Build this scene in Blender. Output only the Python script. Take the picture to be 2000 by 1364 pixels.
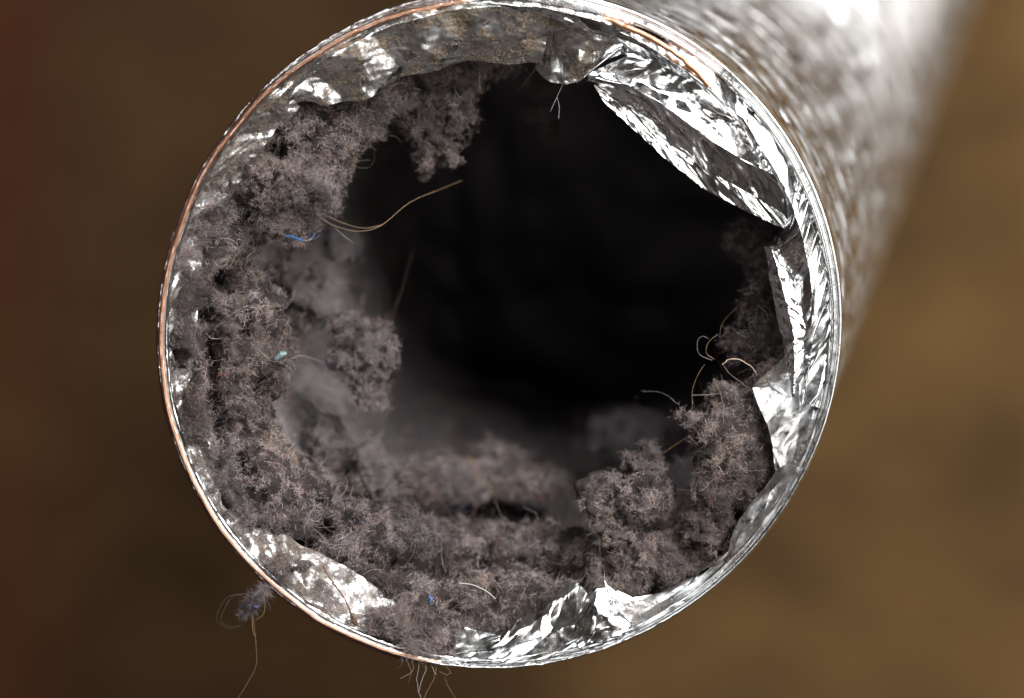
import bpy, math, numpy as np
from mathutils import Vector

for o in list(bpy.data.objects):
    bpy.data.objects.remove(o)
SC = bpy.context.scene
COL = SC.collection
RNG = np.random.default_rng(7)

# ------------------------------------------------------------------ camera, world, lamps, exposure
S = 7.52e-5            # metres per photo pixel in the plane of the duct mouth
LENS, SENSOR = 100.0, 36.0
D = 2000 * S * LENS / SENSOR     # camera distance to the mouth plane
cam = bpy.data.cameras.new('camera')
cam.lens = LENS; cam.sensor_width = SENSOR
cam.clip_start = 0.01; cam.clip_end = 50
cam.dof.use_dof = True
cam.dof.focus_distance = D + 0.0015
cam.dof.aperture_fstop = 7.2
cam_o = bpy.data.objects.new('camera', cam); COL.objects.link(cam_o)
cam_o.location = (0, 0, D)
SC.camera = cam_o

world = bpy.data.worlds.new('World'); SC.world = world; world.use_nodes = True
wn = world.node_tree.nodes; wl = world.node_tree.links
wbg = wn['Background']
# a dim brown room around the duct: soft blotches of pale wall and dark furniture
wtc = wn.new('ShaderNodeTexCoord'); wno = wn.new('ShaderNodeTexNoise'); wrm = wn.new('ShaderNodeValToRGB')
wno.inputs['Scale'].default_value = 1.6; wno.inputs['Detail'].default_value = 2.5
wl.new(wtc.outputs['Generated'], wno.inputs['Vector']); wl.new(wno.outputs['Fac'], wrm.inputs['Fac'])
for e_, (p_, c_) in zip([wrm.color_ramp.elements[0], wrm.color_ramp.elements[1], wrm.color_ramp.elements.new(0.5)],
                        [(0.36, (0.05, 0.035, 0.028, 1)), (0.66, (0.95, 0.86, 0.78, 1)), (0.5, (0.42, 0.34, 0.29, 1))]):
    e_.position = p_; e_.color = c_
wl.new(wrm.outputs['Color'], wbg.inputs['Color'])
wbg.inputs['Strength'].default_value = 0.14

def area(name, loc, target, sx, sy, power, color=(1, 1, 1)):
    l = bpy.data.lights.new(name, 'AREA'); l.shape = 'RECTANGLE'; l.size = sx; l.size_y = sy
    l.energy = power; l.color = color
    o = bpy.data.objects.new(name, l); COL.objects.link(o)
    o.location = loc
    o.rotation_euler = (Vector(target) - Vector(loc)).to_track_quat('-Z', 'Y').to_euler()
    return o
area('window_lamp', (0.46, 0.46, 0.62), (0, 0, 0), 0.80, 0.60, 18.0, (1.0, 0.985, 0.97))
area('right_fill_lamp', (0.90, -0.02, 0.42), (0.05, 0.0, -0.10), 0.70, 0.60, 4.2, (1.0, 0.97, 0.93))  # added fill for the right foil and outer duct; no window known there
area('side_lamp', (-0.30, 0.50, 0.70), (0, 0, 0), 0.22, 0.40, 1.2, (0.95, 0.98, 1.0))
area('axis_fill_lamp', (-0.10, -0.26, 1.0), (0, 0, 0), 0.6, 0.3, 2.6, (1.0, 0.97, 0.93))  # added fill placed along the duct axis to light the deep walls
glint_lamp = bpy.data.lights.new('glint_lamp', 'POINT'); glint_lamp.energy = 13.0; glint_lamp.shadow_soft_size = 0.015; glint_lamp.color = (1.0, 0.97, 0.94)  # added point lamp for pinpoint glints on the foil and crisper lint
glint_lamp_o = bpy.data.objects.new('glint_lamp', glint_lamp); COL.objects.link(glint_lamp_o); glint_lamp_o.location = (0.42, 0.62, 0.45)

vs = SC.view_settings
vs.view_transform = 'Standard'; vs.look = 'None'; vs.exposure = 0.0; vs.gamma = 1.0; vs.use_curve_mapping = False
SC.render.engine = 'CYCLES'
SC.cycles.use_denoising = True
try:
    SC.cycles.denoiser = 'OPENIMAGEDENOISE'
    SC.cycles.denoising_input_passes = 'RGB_ALBEDO_NORMAL'
except Exception:
    pass
SC.cycles.max_bounces = 8; SC.cycles.glossy_bounces = 5; SC.cycles.diffuse_bounces = 2
SC.cycles.transparent_max_bounces = 12
SC.cycles.sample_clamp_indirect = 6.0
SC.cycles.caustics_reflective = False; SC.cycles.caustics_refractive = False

# ------------------------------------------------------------------ helpers
MM = 0.001
def W(px, py, z=0.0):
    """point seen at photo pixel (px,py), z millimetres above the mouth plane"""
    px = np.asarray(px, float); py = np.asarray(py, float); z = np.asarray(z, float) * MM
    k = S * (D - z) / D
    return np.stack(np.broadcast_arrays((px - 1000) * k, (682 - py) * k, z), -1)

CX, CY, RR = 975.0, 641.0, 669.0
def rim_off(th):   # small out-of-roundness of the mouth in pixels (th in degrees)
    a = np.radians(th)
    return 9 * np.cos(2 * (a - math.radians(222))) * -0.0 + 9 * np.cos(2 * (a - math.radians(40)))
def polar(th, rho, z):
    a = np.radians(th)
    return W(CX + rho * np.cos(a), CY - rho * np.sin(a), z)
def zrim(th):
    return 2.2 + 2.2 * np.cos(np.radians(np.asarray(th, float) - 110))

_perm = np.random.default_rng(3).permutation(256)
_perm = np.concatenate([_perm, _perm, _perm])
_grad = np.random.default_rng(4).normal(size=(256, 3)); _grad /= np.linalg.norm(_grad, axis=1)[:, None]
def noise(p):
    p = np.asarray(p, float)
    i = np.floor(p).astype(int); f = p - i; i &= 255
    u = f * f * f * (f * (f * 6 - 15) + 10)
    out = 0
    for dx in (0, 1):
        wx = u[..., 0] if dx else 1 - u[..., 0]
        for dy in (0, 1):
            wy = u[..., 1] if dy else 1 - u[..., 1]
            for dz in (0, 1):
                wz = u[..., 2] if dz else 1 - u[..., 2]
                g = _grad[_perm[_perm[_perm[i[..., 0] + dx] + i[..., 1] + dy] + i[..., 2] + dz]]
                out = out + wx * wy * wz * (g[..., 0] * (f[..., 0] - dx) + g[..., 1] * (f[..., 1] - dy) + g[..., 2] * (f[..., 2] - dz))
    return out
def fbm(p, oct=4, gain=0.5):
    a, o, t = 1.0, 0, 0
    for k in range(oct):
        o = o + a * noise(p * 2 ** k + 17.3 * k); a *= gain
    return o
def billow(p, oct=3, gain=0.5):
    a, o = 1.0, 0
    for k in range(oct):
        o = o + a * (1 - 2.2 * np.abs(noise(p * 2 ** k + 31.7 * k))); a *= gain
    return o

def mesh_obj(name, verts, faces, mat, parent=None, smooth=True, colors=None):
    verts = np.asarray(verts, np.float32).reshape(-1, 3); faces = np.asarray(faces, np.int32)
    me = bpy.data.meshes.new(name)
    k = faces.shape[1]
    me.vertices.add(len(verts)); me.vertices.foreach_set('co', verts.ravel())
    me.loops.add(faces.size); me.loops.foreach_set('vertex_index', faces.ravel())
    me.polygons.add(len(faces))
    me.polygons.foreach_set('loop_start', np.arange(0, faces.size, k, dtype=np.int32))
    if smooth:
        me.polygons.foreach_set('use_smooth', np.ones(len(faces), bool))
    me.update(calc_edges=True); me.validate()
    if colors is not None:
        ca = me.color_attributes.new('tint', 'FLOAT_COLOR', 'POINT')
        c = np.ones((len(verts), 4), np.float32); c[:, :3] = colors
        ca.data.foreach_set('color', c.ravel())
    me.materials.append(mat)
    o = bpy.data.objects.new(name, me); COL.objects.link(o)
    if parent is not None:
        o.parent = parent
    return o

def grid_faces(nu, nv, wrap_u=False):
    m = nu if wrap_u else nu - 1
    i, j = np.meshgrid(np.arange(m), np.arange(nv - 1), indexing='ij')
    a = i * nv + j; b = ((i + 1) % nu) * nv + j
    return np.stack([a, b, b + 1, a + 1], -1).reshape(-1, 4)

def grid_normals(P, wrap_u=False):
    if wrap_u:
        du = np.roll(P, -1, 0) - np.roll(P, 1, 0)
    else:
        du = np.gradient(P, axis=0)
    dv = np.gradient(P, axis=1)
    n = np.cross(du, dv)
    return n / np.maximum(np.linalg.norm(n, axis=-1, keepdims=True), 1e-12)

def empty(name, loc, label, cat, group=None):
    o = bpy.data.objects.new(name, None); COL.objects.link(o)
    o.empty_display_size = 0.01
    o['label'] = label; o['category'] = cat
    if group: o['group'] = group
    return o
def tag(o, label, cat, group=None):
    o['label'] = label; o['category'] = cat
    if group: o['group'] = group
    return o

def resample(pts, n):
    pts = np.asarray(pts, float)
    d = np.r_[0, np.cumsum(np.linalg.norm(np.diff(pts, axis=0), axis=1))]
    t = np.linspace(0, d[-1], n)
    return np.stack([np.interp(t, d, pts[:, k]) for k in range(pts.shape[1])], -1)
def spline(pts, n):
    """Catmull-Rom through points"""
    pts = np.asarray(pts, float)
    P = np.vstack([2 * pts[0] - pts[1], pts, 2 * pts[-1] - pts[-2]])
    m = len(pts) - 1
    t = np.linspace(0, m - 1e-9, n); i = t.astype(int); f = (t - i)[:, None]
    a, b, c, d = P[i], P[i + 1], P[i + 2], P[i + 3]
    return 0.5 * (2 * b + (c - a) * f + (2 * a - 5 * b + 4 * c - d) * f ** 2 + (3 * b - a - 3 * c + d) * f ** 3)

def tube(path, rad, sides=8, cap=True):
    path = np.asarray(path, float); n = len(path)
    rad = np.broadcast_to(np.asarray(rad, float), (n,))
    t = np.gradient(path, axis=0); t /= np.maximum(np.linalg.norm(t, axis=1, keepdims=True), 1e-12)
    up = np.array([0.13, 0.21, 0.97]); s = np.cross(t, up)
    s /= np.maximum(np.linalg.norm(s, axis=1, keepdims=True), 1e-9); b = np.cross(s, t)
    a = np.linspace(0, 2 * np.pi, sides, endpoint=False)
    V = path[:, None] + rad[:, None, None] * (np.cos(a)[None, :, None] * s[:, None] + np.sin(a)[None, :, None] * b[:, None])
    i, j = np.meshgrid(np.arange(n - 1), np.arange(sides), indexing='ij')
    q = np.stack([i * sides + j, i * sides + (j + 1) % sides, (i + 1) * sides + (j + 1) % sides, (i + 1) * sides + j], -1).reshape(-1, 4)
    V = V.reshape(-1, 3)
    if cap:   # close both ends with a centre vertex (degenerate quads avoided by using pairs of sides)
        V = np.vstack([V, path[0], path[-1]]); c0, c1 = len(V) - 2, len(V) - 1
        e = []
        for j in range(0, sides, 2):
            e.append([c0, (j + 2) % sides, (j + 1) % sides, j])
            k = (n - 1) * sides
            e.append([c1, k + j, k + (j + 1) % sides, k + (j + 2) % sides])
        q = np.vstack([q, np.array(e)])
    return V, q

# ------------------------------------------------------------------ materials
def new_mat(name):
    m = bpy.data.materials.new(name); m.use_nodes = True
    nt = m.node_tree; nt.nodes.clear()
    out = nt.nodes.new('ShaderNodeOutputMaterial')
    return m, nt, out
def nd(nt, typ, **kw):
    n = nt.nodes.new(typ)
    for k, v in kw.items():
        if k.startswith('i_'):
            n.inputs[k[2:].replace('_', ' ')].default_value = v
        else:
            setattr(n, k, v)
    return n
def ramp(nt, src, stops):
    r = nt.nodes.new('ShaderNodeValToRGB'); cr = r.color_ramp
    while len(cr.elements) < len(stops): cr.elements.new(0.5)
    for e, (p, c) in zip(cr.elements, stops):
        e.position = p; e.color = (*c, 1) if len(c) == 3 else c
    nt.links.new(src, r.inputs['Fac'])
    return r.outputs['Color']

def foil_mat(name, dirt=0.3, coat=0.0, mottle=170, rough=0.13, base=(0.80, 0.81, 0.82), bump=0.05, dust=((0.10, 0.08, 0.065), (0.26, 0.22, 0.185)), fine=700):
    m, nt, out = new_mat(name); L = nt.links
    co = nd(nt, 'ShaderNodeTexCoord')
    n1 = nd(nt, 'ShaderNodeTexNoise'); n1.inputs['Scale'].default_value = mottle; n1.inputs['Detail'].default_value = 8; n1.inputs['Roughness'].default_value = 0.68
    n2 = nd(nt, 'ShaderNodeTexNoise'); n2.inputs['Scale'].default_value = fine; n2.inputs['Detail'].default_value = 4
    n3 = nd(nt, 'ShaderNodeTexNoise'); n3.inputs['Scale'].default_value = 2600; n3.inputs['Detail'].default_value = 3
    for n in (n1, n2, n3): L.new(co.outputs['Object'], n.inputs['Vector'])
    pr = nd(nt, 'ShaderNodeBsdfPrincipled')
    pr.inputs['Metallic'].default_value = 1.0; pr.inputs['Base Color'].default_value = (*base, 1)
    pr.inputs['Coat Weight'].default_value = coat; pr.inputs['Coat Roughness'].default_value = 0.04
    rr = nd(nt, 'ShaderNodeMapRange'); L.new(n2.outputs['Fac'], rr.inputs['Value'])
    rr.inputs['From Min'].default_value = 0.3; rr.inputs['From Max'].default_value = 0.75
    rr.inputs['To Min'].default_value = rough * 0.6; rr.inputs['To Max'].default_value = rough * 1.6
    L.new(rr.outputs['Result'], pr.inputs['Roughness'])
    bp = nd(nt, 'ShaderNodeBump'); bp.inputs['Strength'].default_value = bump; bp.inputs['Distance'].default_value = 0.0004
    L.new(n2.outputs['Fac'], bp.inputs['Height']); L.new(bp.outputs['Normal'], pr.inputs['Normal'])
    di = nd(nt, 'ShaderNodeBsdfDiffuse')
    dc = ramp(nt, n3.outputs['Fac'], [(0.32, dust[0]), (0.68, dust[1])])
    L.new(dc, di.inputs['Color'])
    bd = nd(nt, 'ShaderNodeBump'); bd.inputs['Strength'].default_value = 0.8; bd.inputs['Distance'].default_value = 0.0005
    L.new(n3.outputs['Fac'], bd.inputs['Height']); L.new(bd.outputs['Normal'], di.inputs['Normal'])
    add = nd(nt, 'ShaderNodeMath', operation='ADD'); L.new(n1.outputs['Fac'], add.inputs[0])
    mul = nd(nt, 'ShaderNodeMath', operation='MULTIPLY'); L.new(n3.outputs['Fac'], mul.inputs[0]); mul.inputs[1].default_value = 0.45
    L.new(mul.outputs[0], add.inputs[1])
    lo = 1.02 - 0.55 * dirt
    mr = nd(nt, 'ShaderNodeMapRange'); L.new(add.outputs[0], mr.inputs['Value'])
    mr.inputs['From Min'].default_value = lo - 0.05; mr.inputs['From Max'].default_value = lo + 0.07
    mr.inputs['To Max'].default_value = 0.93
    mx = nd(nt, 'ShaderNodeMixShader'); L.new(mr.outputs['Result'], mx.inputs['Fac'])
    L.new(pr.outputs[0], mx.inputs[1]); L.new(di.outputs[0], mx.inputs[2])
    L.new(mx.outputs[0], out.inputs['Surface'])
    return m

M_FOIL = foil_mat('clean_foil', dirt=0.30, rough=0.17)
M_FOIL_DUSTY = foil_mat('dusty_foil', dirt=0.36, rough=0.34)
M_FOIL_DIRTY = foil_mat('dirty_foil', dirt=0.50, mottle=300, rough=0.25, bump=0.12, dust=((0.07, 0.053, 0.040), (0.24, 0.19, 0.145)))
M_FOIL_LINING = foil_mat('lint_coated_foil', dirt=0.57, rough=0.22, bump=0.15, dust=((0.06, 0.048, 0.04), (0.19, 0.155, 0.125)))
M_FOIL_BAND = foil_mat('lint_dusted_foil', dirt=0.74, mottle=420, rough=0.30, bump=0.15, dust=((0.05, 0.042, 0.036), (0.17, 0.145, 0.125)))
M_FOIL_SPECK = foil_mat('speckled_foil', dirt=0.70, mottle=520, rough=0.34, bump=0.15, dust=((0.06, 0.048, 0.04), (0.19, 0.155, 0.125)))
M_FOIL_OUT = foil_mat('outer_foil', dirt=0.0, rough=0.33, bump=0.05, fine=300, coat=1.0, base=(0.82, 0.83, 0.845))

def copper_mat():
    m, nt, out = new_mat('copper_wire'); L = nt.links
    co = nd(nt, 'ShaderNodeTexCoord')
    n = nd(nt, 'ShaderNodeTexNoise'); n.inputs['Scale'].default_value = 500; n.inputs['Detail'].default_value = 5
    L.new(co.outputs['Object'], n.inputs['Vector'])
    pr = nd(nt, 'ShaderNodeBsdfPrincipled'); pr.inputs['Metallic'].default_value = 1
    L.new(ramp(nt, n.outputs['Fac'], [(0.3, (0.42, 0.19, 0.11)), (0.7, (0.70, 0.37, 0.23))]), pr.inputs['Base Color'])
    pr.inputs['Roughness'].default_value = 0.36
    L.new(pr.outputs[0], out.inputs['Surface'])
    return m
M_COPPER = copper_mat()

def film_mat():
    m, nt, out = new_mat('clear_film'); L = nt.links
    tr = nd(nt, 'ShaderNodeBsdfTransparent'); tr.inputs['Color'].default_value = (0.93, 0.94, 0.95, 1)
    gl = nd(nt, 'ShaderNodeBsdfGlossy'); gl.inputs['Roughness'].default_value = 0.12
    fr = nd(nt, 'ShaderNodeFresnel'); fr.inputs['IOR'].default_value = 1.5
    ad = nd(nt, 'ShaderNodeMath', operation='ADD'); L.new(fr.outputs[0], ad.inputs[0]); ad.inputs[1].default_value = 0.06
    mx = nd(nt, 'ShaderNodeMixShader'); L.new(ad.outputs[0], mx.inputs['Fac']); L.new(tr.outputs[0], mx.inputs[1]); L.new(gl.outputs[0], mx.inputs[2])
    L.new(mx.outputs[0], out.inputs['Surface'])
    return m
M_FILM = film_mat()

def fibre_mat():
    m, nt, out = new_mat('lint_fibre'); L = nt.links
    at = nd(nt, 'ShaderNodeAttribute'); at.attribute_name = 'tint'
    df = nd(nt, 'ShaderNodeBsdfDiffuse'); tl = nd(nt, 'ShaderNodeBsdfTranslucent')
    L.new(at.outputs['Color'], df.inputs['Color']); L.new(at.outputs['Color'], tl.inputs['Color'])
    mx = nd(nt, 'ShaderNodeMixShader'); mx.inputs['Fac'].default_value = 0.22
    L.new(df.outputs[0], mx.inputs[1]); L.new(tl.outputs[0], mx.inputs[2])
    L.new(mx.outputs[0], out.inputs['Surface'])
    return m
M_FIBRE = fibre_mat()

def hair_mat():
    m, nt, out = new_mat('hair_strand'); L = nt.links
    at = nd(nt, 'ShaderNodeAttribute'); at.attribute_name = 'tint'
    pr = nd(nt, 'ShaderNodeBsdfPrincipled'); pr.inputs['Roughness'].default_value = 0.35
    L.new(at.outputs['Color'], pr.inputs['Base Color'])
    L.new(pr.outputs[0], out.inputs['Surface'])
    return m
M_HAIR = hair_mat()

def felt_mat(name, c0, c1, c2):
    m, nt, out = new_mat(name); L = nt.links
    co = nd(nt, 'ShaderNodeTexCoord')
    n = nd(nt, 'ShaderNodeTexNoise'); n.inputs['Scale'].default_value = 260; n.inputs['Detail'].default_value = 9; n.inputs['Roughness'].default_value = 0.7
    n2 = nd(nt, 'ShaderNodeTexNoise'); n2.inputs['Scale'].default_value = 2200; n2.inputs['Detail'].default_value = 4; n2.inputs['Roughness'].default_value = 0.75
    for q in (n, n2): L.new(co.outputs['Object'], q.inputs['Vector'])
    df = nd(nt, 'ShaderNodeBsdfDiffuse')
    L.new(ramp(nt, n.outputs['Fac'], [(0.32, c0), (0.5, c1), (0.68, c2)]), df.inputs['Color'])
    bp = nd(nt, 'ShaderNodeBump'); bp.inputs['Strength'].default_value = 1.0; bp.inputs['Distance'].default_value = 0.0012
    L.new(n2.outputs['Fac'], bp.inputs['Height']); L.new(bp.outputs['Normal'], df.inputs['Normal'])
    L.new(df.outputs[0], out.inputs['Surface'])
    return m
M_FELT = felt_mat('lint_felt', (0.045, 0.036, 0.034), (0.075, 0.062, 0.06), (0.11, 0.092, 0.09))  # darker than the lint itself: shade between tufts put into the core's colour
M_COAT = felt_mat('coating_felt', (0.13, 0.115, 0.118), (0.22, 0.195, 0.20), (0.30, 0.27, 0.275))
M_FELT_DEEP = felt_mat('deep_lint_felt', (0.09, 0.077, 0.08), (0.15, 0.132, 0.137), (0.22, 0.195, 0.20))

def floor_mat():
    m, nt, out = new_mat('brown_floor'); L = nt.links
    co = nd(nt, 'ShaderNodeTexCoord')
    mp = nd(nt, 'ShaderNodeMapping'); mp.inputs['Rotation'].default_value = (0, 0, math.radians(35)); mp.inputs['Scale'].default_value = (1.0, 1.35, 1.0)
    L.new(co.outputs['Object'], mp.inputs['Vector'])
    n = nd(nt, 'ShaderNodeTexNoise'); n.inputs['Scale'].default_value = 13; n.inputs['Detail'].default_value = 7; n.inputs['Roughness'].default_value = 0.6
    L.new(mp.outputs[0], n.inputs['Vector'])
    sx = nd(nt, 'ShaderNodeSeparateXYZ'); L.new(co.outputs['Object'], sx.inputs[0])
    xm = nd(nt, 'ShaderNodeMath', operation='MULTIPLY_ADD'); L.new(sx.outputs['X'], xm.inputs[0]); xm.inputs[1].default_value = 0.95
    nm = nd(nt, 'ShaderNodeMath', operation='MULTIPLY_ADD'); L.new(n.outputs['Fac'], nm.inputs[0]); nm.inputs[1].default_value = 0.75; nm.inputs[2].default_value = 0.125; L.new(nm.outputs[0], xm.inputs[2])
    c = ramp(nt, xm.outputs[0], [(0.28, (0.023, 0.012, 0.0055)), (0.5, (0.056, 0.031, 0.0125)), (0.76, (0.128, 0.073, 0.025))])  # mottled brown with light fall-off painted in: darker left, golden right
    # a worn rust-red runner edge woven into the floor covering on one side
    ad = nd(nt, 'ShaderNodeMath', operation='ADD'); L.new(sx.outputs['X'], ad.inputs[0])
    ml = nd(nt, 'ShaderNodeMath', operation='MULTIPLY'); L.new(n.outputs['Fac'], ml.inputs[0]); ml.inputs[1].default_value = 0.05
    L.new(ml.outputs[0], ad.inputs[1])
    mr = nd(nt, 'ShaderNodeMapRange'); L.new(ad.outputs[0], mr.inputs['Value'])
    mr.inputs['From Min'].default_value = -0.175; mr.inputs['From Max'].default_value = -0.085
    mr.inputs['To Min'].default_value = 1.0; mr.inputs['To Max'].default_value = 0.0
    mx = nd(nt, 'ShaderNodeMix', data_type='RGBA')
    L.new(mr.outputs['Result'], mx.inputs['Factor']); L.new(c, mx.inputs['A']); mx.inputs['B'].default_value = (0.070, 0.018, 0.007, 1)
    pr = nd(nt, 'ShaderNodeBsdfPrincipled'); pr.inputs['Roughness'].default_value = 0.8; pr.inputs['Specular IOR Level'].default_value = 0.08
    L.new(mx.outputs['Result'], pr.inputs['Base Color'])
    bp = nd(nt, 'ShaderNodeBump'); bp.inputs['Strength'].default_value = 0.3; bp.inputs['Distance'].default_value = 0.003
    L.new(n.outputs['Fac'], bp.inputs['Height']); L.new(bp.outputs['Normal'], pr.inputs['Normal'])
    L.new(pr.outputs[0], out.inputs['Surface'])
    return m
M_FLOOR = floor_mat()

# ------------------------------------------------------------------ duct axis
Tdir = np.array([0.358, 0.934, 0.0]); Ndir = np.array([0.934, -0.358, 0.0])
C0 = W(CX, CY, 0.0)
def axis_path():
    s = np.r_[np.arange(0, 0.26, 0.0007), np.arange(0.26, 0.95, 0.008)]
    ang = np.radians(15 + 75 * np.clip((s - 0.08) / 0.40, 0, 1) ** 1.3)
    q = np.r_[0, np.cumsum(np.cos(ang[:-1]) * np.diff(s))]
    t = np.r_[0, np.cumsum(np.sin(ang[:-1]) * np.diff(s))]
    nn = 0.104 * np.minimum(q, 0.30) + 0.0
    c = C0 + t[:, None] * Tdir + nn[:, None] * Ndir - q[:, None] * np.array([0, 0, 1.0])
    return s, c
AS, AC = axis_path()
QMAX = -AC[:, 2].min()
FLOOR_Z = -(QMAX + 0.052)
AT = np.gradient(AC, axis=0); AT /= np.linalg.norm(AT, axis=1, keepdims=True)
def ring_frames():
    w = np.clip(AS / 0.12, 0, 1); w = (w * w * (3 - 2 * w))[:, None]
    nrm = (1 - w) * np.array([0, 0, -1.0]) + w * AT
    nrm /= np.linalg.norm(nrm, axis=1, keepdims=True)
    e1 = np.array([1.0, 0, 0]) - nrm * nrm[:, :1]; e1 /= np.linalg.norm(e1, axis=1, keepdims=True)
    e2 = np.cross(nrm, e1)        # completes frame
    e2 *= np.sign(e2[:, 1:2] + 1e-9)
    return e1, e2
E1, E2 = ring_frames()
def wall_point(idx, th, r):
    a = np.radians(th)
    return AC[idx][:, None] + r[..., None] * (np.cos(a)[None, :, None] * E1[idx][:, None] + np.sin(a)[None, :, None] * E2[idx][:, None])

# ------------------------------------------------------------------ floor
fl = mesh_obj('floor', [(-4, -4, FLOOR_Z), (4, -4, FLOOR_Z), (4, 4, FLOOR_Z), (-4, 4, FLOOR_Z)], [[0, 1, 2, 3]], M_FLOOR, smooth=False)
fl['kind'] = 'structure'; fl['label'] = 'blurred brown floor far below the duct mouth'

# ------------------------------------------------------------------ the duct
duct = empty('foil_duct', (0, 0, 0), 'silver foil flexible duct with torn crumpled mouth, leaning away over the brown floor', 'duct')

def tri(t):
    a = np.abs((t % 1.0) * 2 - 1) * 2 - 1
    return (np.sqrt((1 + a) ** 2 + 0.012) - np.sqrt((1 - a) ** 2 + 0.012)) / 4 + 0.5
def folds(u, v, seed, lam, amp, n=7, warp=0.35, aniso=None):
    """crumpled-foil relief: creased triangle waves in many directions (u, v in mm)"""
    r = np.random.default_rng(seed)
    h = np.zeros(np.shape(u))
    for k in range(n):
        a = r.uniform(0, np.pi) if aniso is None else r.normal(aniso, 0.45)
        l = lam * r.choice([0.45, 0.7, 1.0, 1.5, 2.2]) * r.uniform(0.8, 1.25)
        x = (u * np.cos(a) + v * np.sin(a)) / l + r.uniform(0, 10)
        p = np.stack([u / (l * 1.6) + k * 7.1, v / (l * 1.6) + seed * 1.7, np.full(np.shape(u), k * 3.3)], -1)
        x = x + warp * 2.0 * noise(p)
        m = np.clip(0.55 + 1.6 * noise(p * 0.8 + 40), 0, 1.2)
        h += (tri(x) - 0.5) * m * l / lam
    return h * amp * MM / math.sqrt(n)

# outer corrugated wall
nth = 220
TH = np.linspace(0, 360, nth, endpoint=False)
rows = np.arange(len(AS))
ss = AS[:, None] / MM; tt = np.radians(TH)[None, :]
pitch = 6.0
ph = ss / pitch + TH[None] / 360.0
cor = (1 - np.abs(np.sin(np.pi * ph)) ** 0.8) * 0.8 + 0.2 * np.abs(np.sin(3 * np.pi * ph))
cp = np.stack(np.broadcast_arrays(np.cos(tt) * 50 / 5, np.sin(tt) * 50 / 5, ss / 3.0), -1)
r_out = 0.0487 + (0.0030 * (1 - cor) - 0.0022) + 0.0002 * fbm(cp, 3)
r_out = r_out + folds(np.broadcast_to(tt * 50, ss.shape[:1] + (nth,)), np.broadcast_to(ss, (len(AS), nth)), 5, 12.0, 0.12, 5)
_dn = np.stack(np.broadcast_arrays(np.cos(tt) * 49, np.sin(tt) * 49, ss), -1)
r_out = r_out - 0.007 * np.clip(noise(_dn / 3.4) - 0.30, 0, 1)
mouth = np.clip(1 - AS / 0.012, 0, 1)[:, None]; r_out = r_out * (1 - mouth) + 0.0497 * mouth + 0.0003
r_out = r_out + (rim_off(TH) * S)[None] * np.clip(1 - AS / 0.05, 0, 1)[:, None]
P = wall_point(rows, TH, r_out)
P[..., 2] += (zrim(TH)[None] * MM - 0.0025) * np.clip(1 - AS / 0.03, 0, 1)[:, None]
Pw = np.swapaxes(P, 0, 1)
mesh_obj('outer_wall', Pw.reshape(-1, 3), grid_faces(nth, len(AS), True), M_FOIL_OUT, duct)

# inner lining, lint-coated foil, from the rim down into the dark
sel = np.where(AS < 0.2)[0][::2]
sI = AS[sel]
rl = 0.0478 - 0.0005 * np.abs(np.sin(np.pi * (sI[:, None] / MM / pitch + TH[None] / 360))) ** 0.7 * 1.6
nth2 = 300; TH2 = np.linspace(0, 360, nth2, endpoint=False); tt2 = np.radians(TH2)[None]
rl = 0.0486 - 0.0012 * (1 - np.abs(np.sin(np.pi * (sI[:, None] / MM / pitch + TH2[None] / 360)))) - 0.0006 * np.clip(sI[:, None] / 0.004, 0, 1) - 0.0016 * np.clip((sI[:, None] - 0.008) / 0.01, 0, 1)
rl = rl + folds(np.broadcast_to(tt2 * 50, (len(sel), nth2)), np.broadcast_to(sI[:, None] / MM, (len(sel), nth2)), 8, 5.0, 1.7, 8)
a2 = np.radians(TH2)
rl = rl + (rim_off(TH2) * S)[None] * np.clip(1 - sI / 0.05, 0, 1)[:, None]
PI_ = AC[sel][:, None] + rl[..., None] * (np.cos(a2)[None, :, None] * E1[sel][:, None] + np.sin(a2)[None, :, None] * E2[sel][:, None])
PI_[..., 2] += (zrim(TH2)[None] * MM - 0.0012) * np.clip(1 - sI / 0.03, 0, 1)[:, None]
mesh_obj('inner_lining', np.swapaxes(PI_, 0, 1).reshape(-1, 3), grid_faces(nth2, len(sel), True), M_FOIL_LINING, duct)

# rolled hem of the mouth: cross-section from the outside over the top to the inside
nh = 1100
TH3 = np.linspace(0, 360, nh, endpoint=False)
prof = np.array([(-9, -6.0), (-3, -3.2), (-0.6, -1.2), (0.0, -0.3), (-1.5, 0.35), (-5, 0.55), (-9, 0.25), (-12, -0.6), (-15, -0.8), (-19, -0.35), (-24, -0.8), (-27, -1.8)])
prof = spline(prof, 26)
rho = RR + prof[None, :, 0] + rim_off(TH3)[:, None]
zz = zrim(TH3)[:, None] + prof[None, :, 1]
cn = np.stack(np.broadcast_arrays(np.cos(np.radians(TH3))[:, None] * 22, np.sin(np.radians(TH3))[:, None] * 22, prof[None, :, 0] / 9), -1)
wl_ = (0.10 + 0.90 * np.clip((-np.cos(np.radians(TH3 - 15)) + 0.35) / 0.5, 0, 1))[:, None]   # crinkled where the wire runs, taut elsewhere
zz = zz + wl_ * (0.28 * noise(cn * 1.0) + 0.20 * noise(cn * 2.6))
rho = rho + wl_ * 2.2 * noise(cn * 1.3 + 9) + wl_ * 1.2 * noise(cn * 3.1 + 5) * (prof[None, :, 0] < -4)
mesh_obj('rim_hem', polar(TH3[:, None], rho, zz).reshape(-1, 3), grid_faces(nh, prof.shape[0], True), M_FOIL, duct)

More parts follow.
